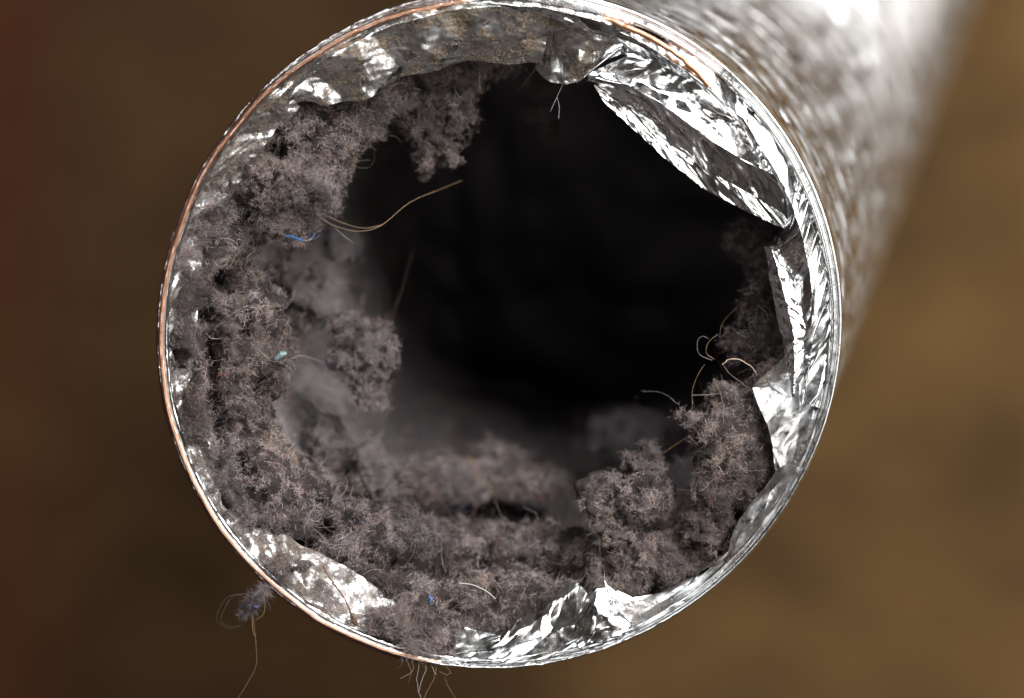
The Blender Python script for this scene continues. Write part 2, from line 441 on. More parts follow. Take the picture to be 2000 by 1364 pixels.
# copper-coloured spring wire riding the hem, its cut end poking inside
wt = np.array([-100, -110, -125, -145, -165, -185, -205, -220, -232, -245, -258, -268, -278, -288, -294, -301, -306, -311.0])
wr = np.array([664, 662, 661, 661, 660, 659, 656, 652, 650, 648, 643, 640, 637, 636, 636, 636, 631, 623.0])
wz = zrim(wt) + np.array([0.1, 0.35, .45, .45, .4, .4, .35, .35, .35, .3, .0, -.4, -.5, .1, .3, .4, .6, .5])
wr = wr + rim_off(wt) * np.linspace(1, 0.3, len(wt))
wp = spline(polar(wt, wr, wz), 700)
wob = np.stack([noise(np.c_[np.linspace(0, 60, 700), np.full(700, k), np.zeros(700)]) for k in (1.5, 7.5, 11.5)], -1) * 0.00022
V, F = tube(wp + wob, 0.00046, 10)
mesh_obj('spring_wire', V, F, M_COPPER, duct)
sel_f = slice(0, 470)
V, F = tube((wp + wob)[sel_f] + np.array([0, 0, -0.0002]), 0.00078 + 0.00012 * noise(np.c_[np.linspace(0, 120, 470), np.zeros(470), np.zeros(470)]), 12, cap=False)
mesh_obj('clear_film_sleeve', V, F, M_FILM, duct)

# ------------------------------------------------------------------ foil flaps and torn bands
def loft(name, rows_, mat, nu=150, nv=70, lam=6.0, amp=0.9, n=8, seed=1, smooth_v=False, aniso=None, ragged=0.0, edge_fade=0.12, fine=0.11, thick=0.00006):
    R = [resample(W(*np.array(r, float).T), nu) for r in rows_]
    R = np.stack(R, 1)                           # nu, k, 3
    k = R.shape[1]
    t = np.linspace(0, k - 1, nv)
    if smooth_v:
        Pn = np.stack([spline(R[i], nv) for i in range(nu)], 0)
    else:
        i0 = np.minimum(t.astype(int), k - 2); f = (t - i0)[None, :, None]
        Pn = R[:, i0] * (1 - f) + R[:, i0 + 1] * f
    du = np.linalg.norm(np.diff(Pn, axis=0), axis=-1); dv = np.linalg.norm(np.diff(Pn, axis=1), axis=-1)
    U = np.vstack([np.zeros((1, nv)), np.cumsum(du, 0)]) / MM; Vv = np.hstack([np.zeros((nu, 1)), np.cumsum(dv, 1)]) / MM
    if ragged:
        e = np.linspace(0, 1, nv)[None, :] ** 4
        edge = noise(np.stack([U / 1.2, np.full_like(U, seed * 2.2), np.zeros_like(U)], -1)) + 0.6 * noise(np.stack([U / 0.4, np.full_like(U, seed * 5.2), np.zeros_like(U)], -1))
        d = Pn[:, -1:] - Pn[:, -3:-2]; d = d / np.maximum(np.linalg.norm(d, axis=-1, keepdims=True), 1e-9)
        Pn = Pn + d * (e * edge * ragged * MM)[..., None]
    nrm = grid_normals(Pn)
    nrm *= np.sign(nrm[..., 2:].mean())
    h = folds(U, Vv, seed, lam, amp, n, aniso=aniso) + folds(U, Vv, seed + 50, lam * 0.33, amp * fine, 5)
    if edge_fade:
        h *= np.clip(np.linspace(0, 1, nv) / edge_fade, 0, 1)[None, :]
    Pn = Pn + nrm * h[..., None]
    top = Pn.reshape(-1, 3); F = grid_faces(nu, nv)
    global LAST
    LAST = (top, F if np.cross(Pn[1, 0] - Pn[0, 0], Pn[0, 1] - Pn[0, 0])[2] > 0 else F[:, ::-1])
    return mesh_obj(name, top, F, mat, duct)      # foil is a few hundredths of a millimetre thick

def rimrow(t0, t1, rho_, dz, n=9):
    t = np.linspace(t0, t1, n); a = np.radians(t)
    r = rho_ + rim_off(t)
    return [(CX + r_ * math.cos(x), CY - r_ * math.sin(x), z_ + dz) for x, r_, z_ in zip(a, r, zrim(t))]

# lint-dusted foil showing between the rim and the lint on the left, and a barer patch at the lower left
loft('dusty_foil_band', [rimrow(228, 132, 652, -0.9, 16), rimrow(228, 132, 628, -2.0, 16), rimrow(228, 132, 590, -3.4, 16)],
     M_FOIL_BAND, 380, 40, lam=4.5, amp=1.3, n=8, seed=31, fine=0.12)
BAND_A = LAST
loft('speckled_foil_patch', [rimrow(256, 219, 652, -0.9, 10), rimrow(256, 219, 630, -1.8, 10),
     [(800, 1200, -3.2), (740, 1150, -3.6), (680, 1110, -3.8), (620, 1075, -3.8), (560, 1050, -3.6)]],
     M_FOIL_SPECK, 200, 60, lam=6, amp=1.0, n=7, seed=32, fine=0.12)
BAND_B = LAST
# top, dirty flap hanging from the rim over the lint
loft('foil_flap', [rimrow(139, 80, 650, 0.2), rimrow(137, 80.5, 632, 0.6),
     [(540, 215, 2), (600, 160, 2.6), (700, 120, 2.5), (800, 92, 1.8), (900, 76, 1.5), (985, 70, 1.0), (1068, 70, 0.2)],
     [(575, 195, -0.5), (640, 203, -0.6), (750, 166, -0.8), (870, 128, -1.4), (930, 121, -1.4), (1000, 124, -1.6), (1058, 124, -1.6)]],
     M_FOIL_DIRTY, 220, 80, lam=9, amp=2.6, n=7, seed=11, fine=0.12)
loft('foil_flap', [rimrow(84, 66, 648, -0.6, 6),
     [(1040, 70, -1), (1085, 66, 1), (1130, 72, 1.5), (1175, 80, 1.0), (1225, 88, 0.0)],
     [(1045, 132, -4), (1075, 158, -3), (1105, 164, -2.5), (1132, 156, -2.2), (1165, 128, -2), (1215, 95, -2)]],
     M_FOIL_DIRTY, 120, 70, lam=6, amp=1.5, seed=12)
# strip folded over the wire near the top
loft('foil_strip', [[(880, -6, 3.6), (960, -14, 3.8), (1060, -8, 3.8), (1150, 12, 3.6), (1240, 40, 3.0)],
     [(880, 8, 4.6), (960, 6, 4.9), (1060, 14, 5.0), (1150, 34, 4.9), (1236, 58, 4.0)],
     [(880, 22, 3.2), (960, 24, 3.4), (1080, 36, 3.2), (1150, 62, 3.2), (1190, 74, 3.0), (1236, 66, 2.6)]],
     M_FOIL, 160, 40, lam=5, amp=0.7, seed=13, smooth_v=True)
# rolled shiny lip between the dirty flap and the large flap
loft('rolled_lip', [[(1118, 160, -3.4), (1150, 128, -3), (1190, 95, -2.6), (1216, 84, -2.2)],
     [(1126, 163, -1.9), (1162, 133, -1.6), (1205, 97, -1.1), (1229, 88, -0.8)],
     [(1136, 168, -3.4), (1172, 144, -3.1), (1214, 112, -2.6), (1243, 98, -2.2)]],
     M_FOIL, 80, 36, lam=7, amp=0.3, seed=14, smooth_v=True, fine=0.1)
# right-hand rim band of crumpled clean foil
loft('foil_band', [rimrow(80, -14, 655, -1.0, 16), rimrow(79, -14, 645, -1.6, 16), rimrow(78, -14, 612, -0.4, 16),
     [(1150, 90, -4), (1260, 120, -5), (1370, 190, -6), (1450, 270, -6.5), (1510, 370, -6), (1535, 440, -4), (1494, 482, -3), (1512, 560, -2.5), (1526, 640, -2), (1546, 700, -1.5), (1552, 770, -1.5)]],
     M_FOIL, 420, 90, lam=6, amp=1.25, n=6, fine=0.09, seed=15)
# the large torn flap, folded along a diagonal ridge
loft('foil_flap', [[(1238, 98, -2), (1300, 112, -1.4), (1370, 165, -1.2), (1440, 218, -1.2), (1500, 284, -1.2), (1529, 343, -1.2)],
     [(1150, 150, -0.5), (1230, 168, 0.6), (1310, 216, 1.0), (1390, 276, 1.0), (1460, 318, 0.5), (1531, 349, -0.8)],
     [(1160, 166, -3), (1230, 216, -4), (1310, 282, -4.5), (1380, 330, -4.2), (1460, 376, -3.6), (1531, 420, -2.6)],
     [(1182, 202, -3.2), (1230, 246, -4.2), (1300, 311, -4.4), (1380, 372, -4.2), (1460, 414, -3.5), (1556, 459, -2.2)]],
     M_FOIL, 230, 150, lam=6.5, amp=1.15, n=8, fine=0.11, seed=16, edge_fade=0.0, ragged=0.2)
# long narrow rolled edge below it, ending in a point
loft('foil_edge_roll', [[(1541, 500, -2.2), (1578, 585, -1.0), (1612, 652, -1.0), (1580, 705, -0.6), (1551, 773, 0)],
     [(1508, 488, -1), (1530, 570, 0.4), (1548, 640, 1.0), (1552, 700, 1.2), (1549, 776, 0.6)],
     [(1492, 480, -2.5), (1508, 560, -2.2), (1522, 640, -1.8), (1535, 700, -1.5), (1545, 775, -0.8)]],
     M_FOIL, 160, 60, lam=4.5, amp=0.8, n=7, fine=0.2, seed=17, edge_fade=0.0, ragged=0.15)
loft('foil_curl', [[(1486, 738, -4.5), (1512, 714, -4.5), (1536, 694, -3.5)],
     [(1478, 748, -3.0), (1508, 735, -3.4), (1541, 735, -2.5)],
     [(1468, 758, -1.8), (1504, 754, -1.8), (1546, 780, -1.0)]],
     M_FOIL_DUSTY, 70, 40, lam=5, amp=0.35, seed=18, smooth_v=True)
# bands along the lower right
loft('foil_band', [rimrow(-8, -31, 655, -0.2, 7), rimrow(-8, -31, 636, -1.6, 7),
     [(1560, 735, -2), (1562, 790, -1.4), (1558, 850, -1.2), (1545, 920, -1.6), (1530, 962, -2.4)],
     [(1470, 758, -1.8), (1482, 795, -1.6), (1500, 832, -1.6), (1508, 872, -2), (1512, 916, -2.6)]],
     M_FOIL_DUSTY, 130, 90, lam=6, amp=1.0, seed=19)
loft('foil_band', [rimrow(-25, -69, 655, -0.2, 12), rimrow(-25, -69, 632, -1.8, 12),
     [(1516, 914, -2.8), (1490, 955, -2.8), (1466, 985, -2.4), (1440, 1022, -2.6), (1428, 1052, -2.4), (1420, 1090, -2.6), (1398, 1112, -2.6), (1370, 1130, -2.8), (1330, 1142, -2.8), (1290, 1156, -2.4), (1240, 1166, -2.2), (1206, 1153, -1.8), (1188, 1141, -1.2), (1177, 1106, 0.2)]],
     M_FOIL_DUSTY, 280, 60, lam=6, amp=0.8, seed=20, ragged=0.35)
loft('foil_facet', [rimrow(-66, -81, 655, -0.2, 6), [(1240, 1225, -1.4), (1200, 1222, 0.2), (1160, 1236, 0.6), (1110, 1252, -0.6)],
     [(1212, 1158, -2.6), (1186, 1148, -0.8), (1166, 1150, 0.0), (1148, 1166, -1.2)]],
     M_FOIL, 90, 60, lam=6, amp=0.7, seed=21)
loft('foil_flap', [rimrow(-75, -101.5, 656, -0.3, 9),
     [(1150, 1215, -1.4), (1100, 1225, -0.8), (1040, 1250, -0.6), (980, 1270, -0.8), (900, 1275, -1), (860, 1284, -1)],
     [(1152, 1166, -1.2), (1131, 1139, -0.4), (1112, 1136, 0.6), (1086, 1166, 0.4), (1062, 1191, 0.2), (1010, 1210, -0.6), (976, 1241, -1.4), (932, 1232, -1.6), (905, 1224, -1.4), (872, 1249, -1.4), (846, 1277, -1)]],
     M_FOIL, 200, 70, lam=9, amp=0.7, n=6, seed=22, ragged=0.12)

# ------------------------------------------------------------------ lint
PAL = np.array([(0.33, 0.285, 0.28), (0.25, 0.21, 0.20), (0.40, 0.35, 0.325), (0.31, 0.29, 0.315), (0.20, 0.165, 0.16), (0.40, 0.365, 0.39), (0.31, 0.265, 0.235), (0.52, 0.48, 0.47)])
def lint_colors(n, rng, pts):
    c = PAL[rng.integers(0, len(PAL), n)].copy()
    r = rng.random(n)
    c[r < 0.018] = (0.42, 0.12, 0.11); c[(r > 0.018) & (r < 0.03)] = (0.14, 0.17, 0.34)
    c[(r > 0.03) & (r < 0.05)] = (0.55, 0.50, 0.45); c[(r > 0.05) & (r < 0.062)] = (0.40, 0.29, 0.14)
    tone = fbm(pts / (6 * MM) + 5, 2)[:, None]; hue = noise(pts / (11 * MM) + 25)[:, None]
    c = c * 0.66 * np.array([1.01, 0.965, 0.945]) * (1 + 1.1 * tone + 0.5 * noise(pts / (14 * MM) + 45)[:, None]) * (1 + hue * np.array([0.08, 0.0, -0.14])) * rng.uniform(0.6, 1.5, (n, 1))
    return np.clip(c, 0.02, 0.8)

def fibre_mesh(name, roots, dirs, length, width, K, curl, cols, parent, mat=None, rng=RNG):
    n = len(roots)
    d = dirs / np.linalg.norm(dirs, axis=1, keepdims=True)
    ax = rng.normal(size=(n, 3)); ax /= np.linalg.norm(ax, axis=1, keepdims=True)
    rate = rng.normal(0, curl, (n, 1))
    p = roots.copy(); pts = [p.copy()]; ds = [d.copy()]
    for k in range(K):
        d = d + rate * np.cross(ax, d) + rng.normal(0, 0.16, (n, 3)); d /= np.linalg.norm(d, axis=1, keepdims=True)
        p = p + d * (length / K)[:, None]; pts.append(p.copy()); ds.append(d.copy())
    pts = np.stack(pts, 1); ds = np.stack(ds, 1)
    rv = rng.normal(size=(n, 1, 3)) + np.array([0, 0, 1.2])
    side = np.cross(ds, rv); side /= np.maximum(np.linalg.norm(side, axis=-1, keepdims=True), 1e-9)
    tp = np.r_[np.linspace(0.9, 1, K), 0.35][None, :, None]
    a = pts + side * (width / 2)[:, None, None] * tp; b = pts - side * (width / 2)[:, None, None] * tp
    V = np.stack([a, b], 2).reshape(-1, 3)
    base = (np.arange(n) * (K + 1) * 2)[:, None] + np.arange(K)[None] * 2
    F = np.stack([base, base + 1, base + 3, base + 2], -1).reshape(-1, 4)
    C = np.repeat(cols, (K + 1) * 2, 0)
    o = mesh_obj(name, V, F, mat or M_FIBRE, parent, True, C)
    o['kind'] = 'stuff'
    return o

def scatter(verts, faces, n, rng):
    v = verts[faces]
    area_ = np.linalg.norm(np.cross(v[:, 2] - v[:, 0], v[:, 3] - v[:, 1]), axis=1)
    nr = np.cross(v[:, 2] - v[:, 0], v[:, 3] - v[:, 1]); nr /= np.maximum(np.linalg.norm(nr, axis=1, keepdims=True), 1e-15)
    i = rng.choice(len(faces), n, p=area_ / area_.sum())
    a, b = rng.random((n, 1)), rng.random((n, 1))
    q = v[i]
    p = (q[:, 0] * (1 - a) + q[:, 1] * a) * (1 - b) + (q[:, 3] * (1 - a) + q[:, 2] * a) * b
    return p, nr[i], area_.sum() / 2

def seen_shell(p, depth=1.05, cell=7.0):
    """drop fibres buried more than depth mm under the top of the fluff"""
    i = np.floor(p[:, :2] / (cell * S)).astype(int); i -= i.min(0)
    w = i[:, 1].max() + 1; key = i[:, 0] * w + i[:, 1]
    top = np.full(key.max() + 1, -9.0); np.maximum.at(top, key, p[:, 2])
    return p[:, 2] > top[key] - depth * MM

def emit(name, roots, nr, parent, rng, length, width, curl, K):
    m = seen_shell(roots); roots, nr = roots[m], nr[m]
    n = len(roots)
    dirs = rng.normal(size=(n, 3)); dirs -= nr * (dirs * nr).sum(1, keepdims=True) * 0.5
    L = length * MM * rng.lognormal(0, 0.45, n) * np.clip(1.0 + 1.5 * noise(roots / MM / 7 + 15), 0.5, 1.9)   # matted here, fluffy there
    w = width * MM * rng.uniform(0.5, 1.4, n)
    return fibre_mesh(name, roots - dirs / np.linalg.norm(dirs, axis=1, keepdims=True) * L[:, None] * 0.4, dirs, L, w, K, curl, lint_colors(n, rng, roots), parent, rng=rng)

def fuzz(verts, faces, parent, seed, dens=60.0, length=0.70, width=0.040, curl=1.0, depth=1.5, K=3, name='fibres'):
    """tangled fibres filling a porous shell over a felt surface"""
    rng = np.random.default_rng(seed)
    v = verts[faces]
    A = 0.5 * np.linalg.norm(np.cross(v[:, 2] - v[:, 0], v[:, 3] - v[:, 1]), axis=1).sum() / MM ** 2
    p, nr, _ = scatter(verts, faces, int(A * dens * 2.6), rng)
    h = rng.uniform(-0.1, 1, len(p)) * depth
    q = (p + nr * h[:, None] * MM) / MM
    keep = (h < depth * (0.34 + 1.0 * fbm(q / 3.2 + 3, 3))) & (noise(q / 1.9 + 9) + 0.5 * noise(q / 0.9) + 0.4 * noise(q / 0.42) > -0.02)
    keep &= ~in_pit(q * MM, rng)
    q = inside_wall(q * MM, 0.0484) / MM
    return emit(name, q[keep] * MM, nr[keep], parent, rng, length, width, curl, K)

PITS = [(425, 800, 20, 60, 7), (420, 690, 14, 30, 5), (445, 545, 30, 25, 6), (395, 620, 18, 22, 4), (520, 500, 26, 30, 6), (560, 1072, 50, 20, 6), (650, 1035, 60, 22, 4), (830, 1098, 110, 15, 7), (980, 1092, 90, 13, 6),
        (500, 430, 30, 25, 5), (560, 290, 50, 22, 5), (640, 980, 30, 14, 4), (470, 900, 16, 26, 4), (1440, 1000, 10, 40, 5), (1340, 1075, 40, 12, 5), (1090, 1110, 50, 18, 5), (880, 1190, 26, 14, 4), (380, 500, 12, 30, 3), (480, 640, 16, 20, 4), (510, 760, 14, 18, 4)]
def in_pit(p, rng):
    k = S * (D - p[:, 2]) / D; q = p / MM
    x = 1000 + p[:, 0] / k + 26 * noise(q / 2.5 + 50); y = 682 - p[:, 1] / k + 26 * noise(q / 2.5 + 60)
    g = np.zeros(len(p))
    for (x_, y_, rx_, ry_, d_) in PITS:
        g = np.maximum(g, np.exp(-(((x - x_) / rx_) ** 2 + ((y - y_) / ry_) ** 2)))
    return rng.random(len(p)) < np.clip((g - 0.3) * 1.8, 0, 0.85)

# front bank of lint round the mouth
LIP = np.array([(78, 540, -8), (95, 520, -9), (110, 500, -8), (120, 480, -6), (131, 455, -5), (142, 440, -4), (150, 455, -5), (159, 470, -5), (172, 432, -5), (185, 420, -5), (196, 440, -5), (203, 486, -6), (211, 486, -5),
    (222, 455, -5), (234, 450, -7), (244, 410, -12), (260, 400, -15), (278, 410, -15), (291, 428, -14), (300, 480, -11), (311, 545, -7), (321, 508, -5), (335, 452, -4), (345, 480, -6), (350, 540, -9), (359, 600, -12)], float)
OUT = np.array([(78, 590, -11), (100, 580, -11), (120, 575, -10), (132, 590, -6), (138, 606, -1.5), (150, 612, 0.0), (158, 626, 0.6), (164, 612, 0), (170, 622, 0.2), (178, 606, -0.4), (186, 626, 0.0), (192, 610, -0.8), (199, 630, -0.6), (206, 618, -1.2), (212, 628, -1.2), (219, 616, -2.2), (226, 560, -5), (240, 545, -5), (247, 575, -4), (253, 630, -1.5), (258, 642, -0.6), (261, 625, -2), (266, 600, -4), (275, 570, -6), (290, 560, -6), (305, 590, -5), (320, 592, -5), (335, 580, -5), (350, 575, -6), (359, 590, -8)], float)
nb, ns = 640, 110
tb = np.linspace(78, 359, nb)
rl_ = np.interp(tb, LIP[:, 0], LIP[:, 1]); zl_ = np.interp(tb, LIP[:, 0], LIP[:, 2])
ro_ = np.interp(tb, OUT[:, 0], OUT[:, 1]); zo_ = np.interp(tb, OUT[:, 0], OUT[:, 2])
kk = np.array([0.0, 0.12, 0.45, 0.75, 0.88, 1.0])
prf_r = np.stack([ro_ + 26, ro_, 0.45 * ro_ + 0.55 * rl_, rl_ + 12, rl_ + 6, ro_ - 10], 1)
prf_z = np.stack([zo_ - 7, zo_, 0.5 * (zo_ + zl_) + 0.9, zl_, zl_ - 5, zl_ - 20], 1)
sv = np.linspace(0, 1, ns)
def interp_rows(Y):
    j = np.clip(np.searchsorted(kk, sv, 'right') - 1, 0, len(kk) - 2); f = (sv - kk[j]) / (kk[j + 1] - kk[j]); f = f * f * (3 - 2 * f) * 0.5 + f * 0.5
    return Y[:, j] * (1 - f) + Y[:, j + 1] * f
BR, BZ = interp_rows(prf_r), interp_rows(prf_z)
BP = polar(tb[:, None], BR, BZ)
bn = grid_normals(BP); bn *= np.sign(bn[:, 40, 2].mean())
mm_ = BP / MM
disp = 2.6 * fbm(mm_ / 10.0, 3) + 1.7 * (billow(mm_ / 6.0 + 3, 3) - 0.6) + 0.7 * (billow(mm_ / 2.2 + 8, 2) - 0.6)
pits = np.clip(noise(mm_ / 4.2 + 70) - 0.22, 0, 1) * 9.0
disp = disp - pits
# crevices torn in the felt
bx = 1000 + BP[..., 0] / (S * (D - BP[..., 2]) / D); by = 682 - BP[..., 1] / (S * (D - BP[..., 2]) / D)
wx = bx + 26 * noise(mm_ / 2.5 + 50); wy = by + 26 * noise(mm_ / 2.5 + 60)
for (x_, y_, rx_, ry_, d_) in PITS:
    disp = disp - 1.35 * d_ * np.exp(-(((wx - x_) / rx_) ** 2 + ((wy - y_) / ry_) ** 2))
disp *= np.clip(np.minimum(tb - 78, 359 - tb) / 5, 0.2, 1)[:, None]
BP = BP + bn * (disp * MM)[..., None]
def inside_wall(p, rmax):
    o_ = np.argsort(-AC[:, 2]); zq = -AC[o_, 2]
    c = np.stack([np.interp(-p[..., 2], zq, AC[o_, k]) for k in (0, 1)], -1)
    d = p[..., :2] - c; r = np.linalg.norm(d, axis=-1, keepdims=True)
    p = p.copy(); p[..., :2] = c + d * np.minimum(1, rmax / np.maximum(r, 1e-9))
    return p
BP = inside_wall(BP, 0.0482)
bank = empty('lint_bank', (0, 0, 0), 'thick felted bank of grey brown lint lining the left and bottom of the duct mouth', 'lint')
bf = grid_faces(nb, ns)
bv = BP.reshape(-1, 3)
if np.cross(bv[bf[40 * (ns - 1) + 40]][2] - bv[bf[40 * (ns - 1) + 40]][0], bv[bf[40 * (ns - 1) + 40]][3] - bv[bf[40 * (ns - 1) + 40]][1])[2] < 0:
    bf = bf[:, ::-1]
mesh_obj('felt', bv, bf, M_FELT, bank)
vis = bf.reshape(nb - 1, ns - 1, 4)[:, 4:int(ns * 0.92)].reshape(-1, 4)
fuzz(bv, vis, bank, 101, dens=84)
# longer loose fibres standing off the felt
_r = np.random.default_rng(77); _p, _n, _ = scatter(bv, vis, 2600, _r)
_k = np.hypot(_p[:, 0] - C0[0], _p[:, 1] - C0[1]) < 0.0425; _p, _n = _p[_k], _n[_k]; _m = len(_p)
_d = _r.normal(size=(_m, 3)) + _n * 0.25
fibre_mesh('long_fibres', _p + _n * 0.0006, _d, _r.lognormal(0, 0.5, _m) * 0.0030, _r.uniform(0.022, 0.045, _m) * MM, 9, 0.22, lint_colors(_m, _r, _p) * 1.25, bank, rng=_r)
# thin lint dusted over the foil between the bank and the rim
fuzz(*BAND_A, bank, 102, dens=40, depth=1.1, length=0.7, name='loose_fibres')
fuzz(*BAND_B, bank, 103, dens=26, depth=0.7, length=0.8, name='loose_fibres')

# clumps
def uvsphere(nu=60, nv=40):
    a = np.linspace(0, 2 * np.pi, nu, endpoint=False)[:, None]; b = np.linspace(0.02, np.pi - 0.02, nv)[None]
    v = np.stack([np.cos(a) * np.sin(b), np.sin(a) * np.sin(b), np.cos(b) * np.ones_like(a)], -1)
    return v.reshape(-1, 3), grid_faces(nu, nv, True)[:, ::-1]
UV = uvsphere()
def clump(name, lobes, label, seed, dens=26, length=0.70, rough=1.0, mat=None, group=None, width=0.040, cat='lint', core=0.32):
    """airy lint: a felted core per lobe plus fibres through the noisy volume around it"""
    e = empty(name, (0, 0, 0), label, cat, group)
    rng = np.random.default_rng(seed)
    VV, FF, off, RT, NR = [], [], 0, [], []
    for (px, py, z, rx, ry, rz) in lobes:
        c = W(px, py, z); k = S * (D - z * MM) / D
        rad = np.array([rx * k, ry * k, rz * MM]); m = rad.mean() / MM
        def bumps(q):
            return rough * (0.75 * fbm(q / (1.5 * m) + seed, 2) + 0.55 * fbm(q / (0.55 * m) + seed + 7, 2))
        v = UV[0]; q = (v * rad + c) / MM
        r = np.clip(1 + bumps(q) - core, 0.15, 2)
        VV.append(c + v * rad * r[:, None]); FF.append(UV[1] + off); off += len(v)
        if dens > 0:
            area_mm = 4 * np.pi * ((rad[0] * rad[1]) ** 1.6 / 3 + (rad[0] * rad[2]) ** 1.6 / 3 + (rad[1] * rad[2]) ** 1.6 / 3) ** (1 / 1.6) / MM ** 2
            n = int(area_mm * dens * 17)
            d = rng.normal(size=(n, 3)); d /= np.linalg.norm(d, axis=1, keepdims=True)
            t = rng.uniform(0.3, 1.6, n) ** 0.8
            p = c + d * rad * t[:, None]; q = p / MM
            f = 1 + bumps((c + d * rad) / MM) * 0.6 + bumps(q) * 0.4 - t
            keep = (f > 0) & (f < 0.5) & (noise(q / 1.9 + 9) + 0.5 * noise(q / 0.9) + 0.4 * noise(q / 0.42) > -0.02)
            keep &= p[:, 2] > c[2] - rad[2] * 0.8
            RT.append(p[keep]); NR.append(d[keep])
    mesh_obj('felt', np.vstack(VV), np.vstack(FF), mat or M_FELT, e)
    if dens > 0:
        emit('fibres', np.vstack(RT), np.vstack(NR), e, rng, length, width, 1.0, 3)
    return e

clump('lint_clump', [(600, 360, 3.0, 62, 50, 3.5), (640, 385, 3.4, 30, 40, 2.8), (540, 400, 0, 60, 55, 4.0), (570, 440, -2, 60, 36, 3.5), (520, 350, 0, 46, 40, 3)],
      'puffy pale mauve lint clump bulging out at the upper left of the duct mouth', 201, dens=24)
clump('lint_clump', [(690, 225, -9, 62, 40, 4), (640, 275, -7, 56, 56, 4), (720, 255, -8, 26, 26, 2.5), (760, 195, -9, 40, 22, 2.5), (590, 255, -6, 46, 36, 3.5), (660, 320, -6, 34, 34, 3)],
      'brown grey lint clump tucked under the dirty foil flap at the top', 202, dens=24)
clump('hanging_lint', [(820, 230, -13, 36, 50, 3.5), (880, 220, -15, 44, 70, 4), (850, 290, -14, 40, 34, 3), (830, 320, -13, 20, 26, 2), (885, 305, -11, 16, 32, 1.6), (905, 170, -15, 40, 40, 3), (800, 190, -14, 40, 50, 3)],
      'ragged lint clump hanging down into the dark hole below the top flap', 203, dens=14, rough=1.2)
clump('hanging_lint', [(1050, 225, -34, 30, 20, 3), (1080, 260, -36, 26, 26, 3), (1075, 170, -36, 50, 30, 3)],
      'faint small lint wisp hanging deep in the hole under the top edge', 204, dens=5)
clump('lint_clump', [(700, 700, -17, 62, 70, 5), (740, 690, -16, 36, 60, 4), (680, 640, -16, 40, 36, 4), (720, 760, -19, 44, 50, 5)],
      'knobbly lint clump projecting from the inner wall in the middle left', 205, dens=12, mat=M_FELT_DEEP)
clump('lint_clump', [(1225, 965, -8, 60, 46, 3.6), (1185, 995, -8, 46, 34, 3.4), (1270, 915, -9, 30, 40, 2.6), (1215, 1045, -7, 44, 40, 3.6), (1290, 970, -9, 24, 40, 2.4), (1152, 985, -8, 22, 15, 1.8), (1235, 905, -9, 22, 26, 2.2)],
      'jagged standing lint clump at the lower right of the hole', 206, dens=26, rough=1.7)
clump('lint_clump', [(1410, 850, -5, 42, 66, 3.2), (1415, 930, -5.5, 46, 64, 3.2), (1380, 1005, -6, 42, 56, 3.2), (1445, 890, -7, 36, 70, 3), (1330, 1085, -7.5, 84, 32, 3.2), (1240, 1105, -7.5, 56, 32, 3.2), (1400, 780, -6, 26, 36, 2.4)],
      'fluffy brown lint bank packed against the torn foil on the lower right', 207, dens=34, length=0.7)
clump('lint_ball', [(1342, 815, -4, 17, 17, 1.3)], 'small round lint ball dangling beside the right lint bank', 208, dens=50, length=0.7, rough=0.5)
clump('lint_ball', [(1425, 765, -3, 14, 12, 1.0), (1416, 755, -3, 9, 9, 0.8)], 'tiny pale lint knot below the brown loop of yarn on the right', 209, dens=50, length=0.7, rough=0.5)
clump('lint_clump', [(1480, 540, -22, 40, 80, 4), (1478, 625, -14, 44, 70, 4), (1440, 680, -11, 34, 40, 3), (1450, 470, -20, 40, 40, 3)],
      'dark lint coating the shaded right wall behind the torn foil edge', 210, dens=7)
clump('rim_wisp', [(488, 1178, 3, 11, 18, 0.8), (510, 1152, 3, 20, 10, 0.8), (500, 1165, 3, 14, 14, 0.8), (476, 1198, 3, 7, 14, 0.5)], 'loose lint wisp caught outside the copper wire at the lower left', 211, dens=40, length=1.1, rough=1.2, core=0.45)
clump('rim_wisp', [(570, 1110, 2.5, 34, 16, 1.4), (545, 1095, 3, 16, 20, 1)], 'grey purple lint wisp lying across the foil inside the copper wire', 212, dens=18, length=1.4, rough=1.5, core=0.7)
clump('rim_wisp', [(815, 1262, 0.6, 34, 16, 1.0), (790, 1235, 0, 40, 24, 1.4), (760, 1205, -1, 50, 30, 1.6)], 'pale whitish lint spilling over the bottom of the rim', 213, dens=24, length=1.5, rough=1.0, core=0.6)

# deep, out-of-focus lint inside the duct
deep = [(600, 560, -30, 90, 120, 9), (640, 870, -24, 70, 70, 7), (720, 930, -26, 80, 80, 8), (640, 480, -34, 80, 70, 8)]
for k, d_ in enumerate(deep):
    clump('deep_lint', [d_], ['smooth lilac lint pillow deep on the left inner wall', 'rounded lint lump just behind the lower left bank', 'broad blurred lint lump deep in the lower left of the hole', 'blurred lint lump below the blue scrap'][k], 301 + k, dens=5, mat=M_FELT_DEEP, rough=0.8)
clump('deep_lint', [(850, 940, -40, 100, 56, 9), (940, 918, -44, 120, 52, 10), (1040, 945, -44, 90, 50, 9)], 'long arched lint ridge deep across the bottom of the hole', 306, dens=3, mat=M_FELT_DEEP, rough=0.55, length=1.6, width=0.1)
clump('deep_lint', [(1240, 860, -52, 130, 76, 10)], 'dim rounded lint lump deep in the lower right of the hole', 307, dens=1, mat=M_FELT_DEEP, rough=0.5)
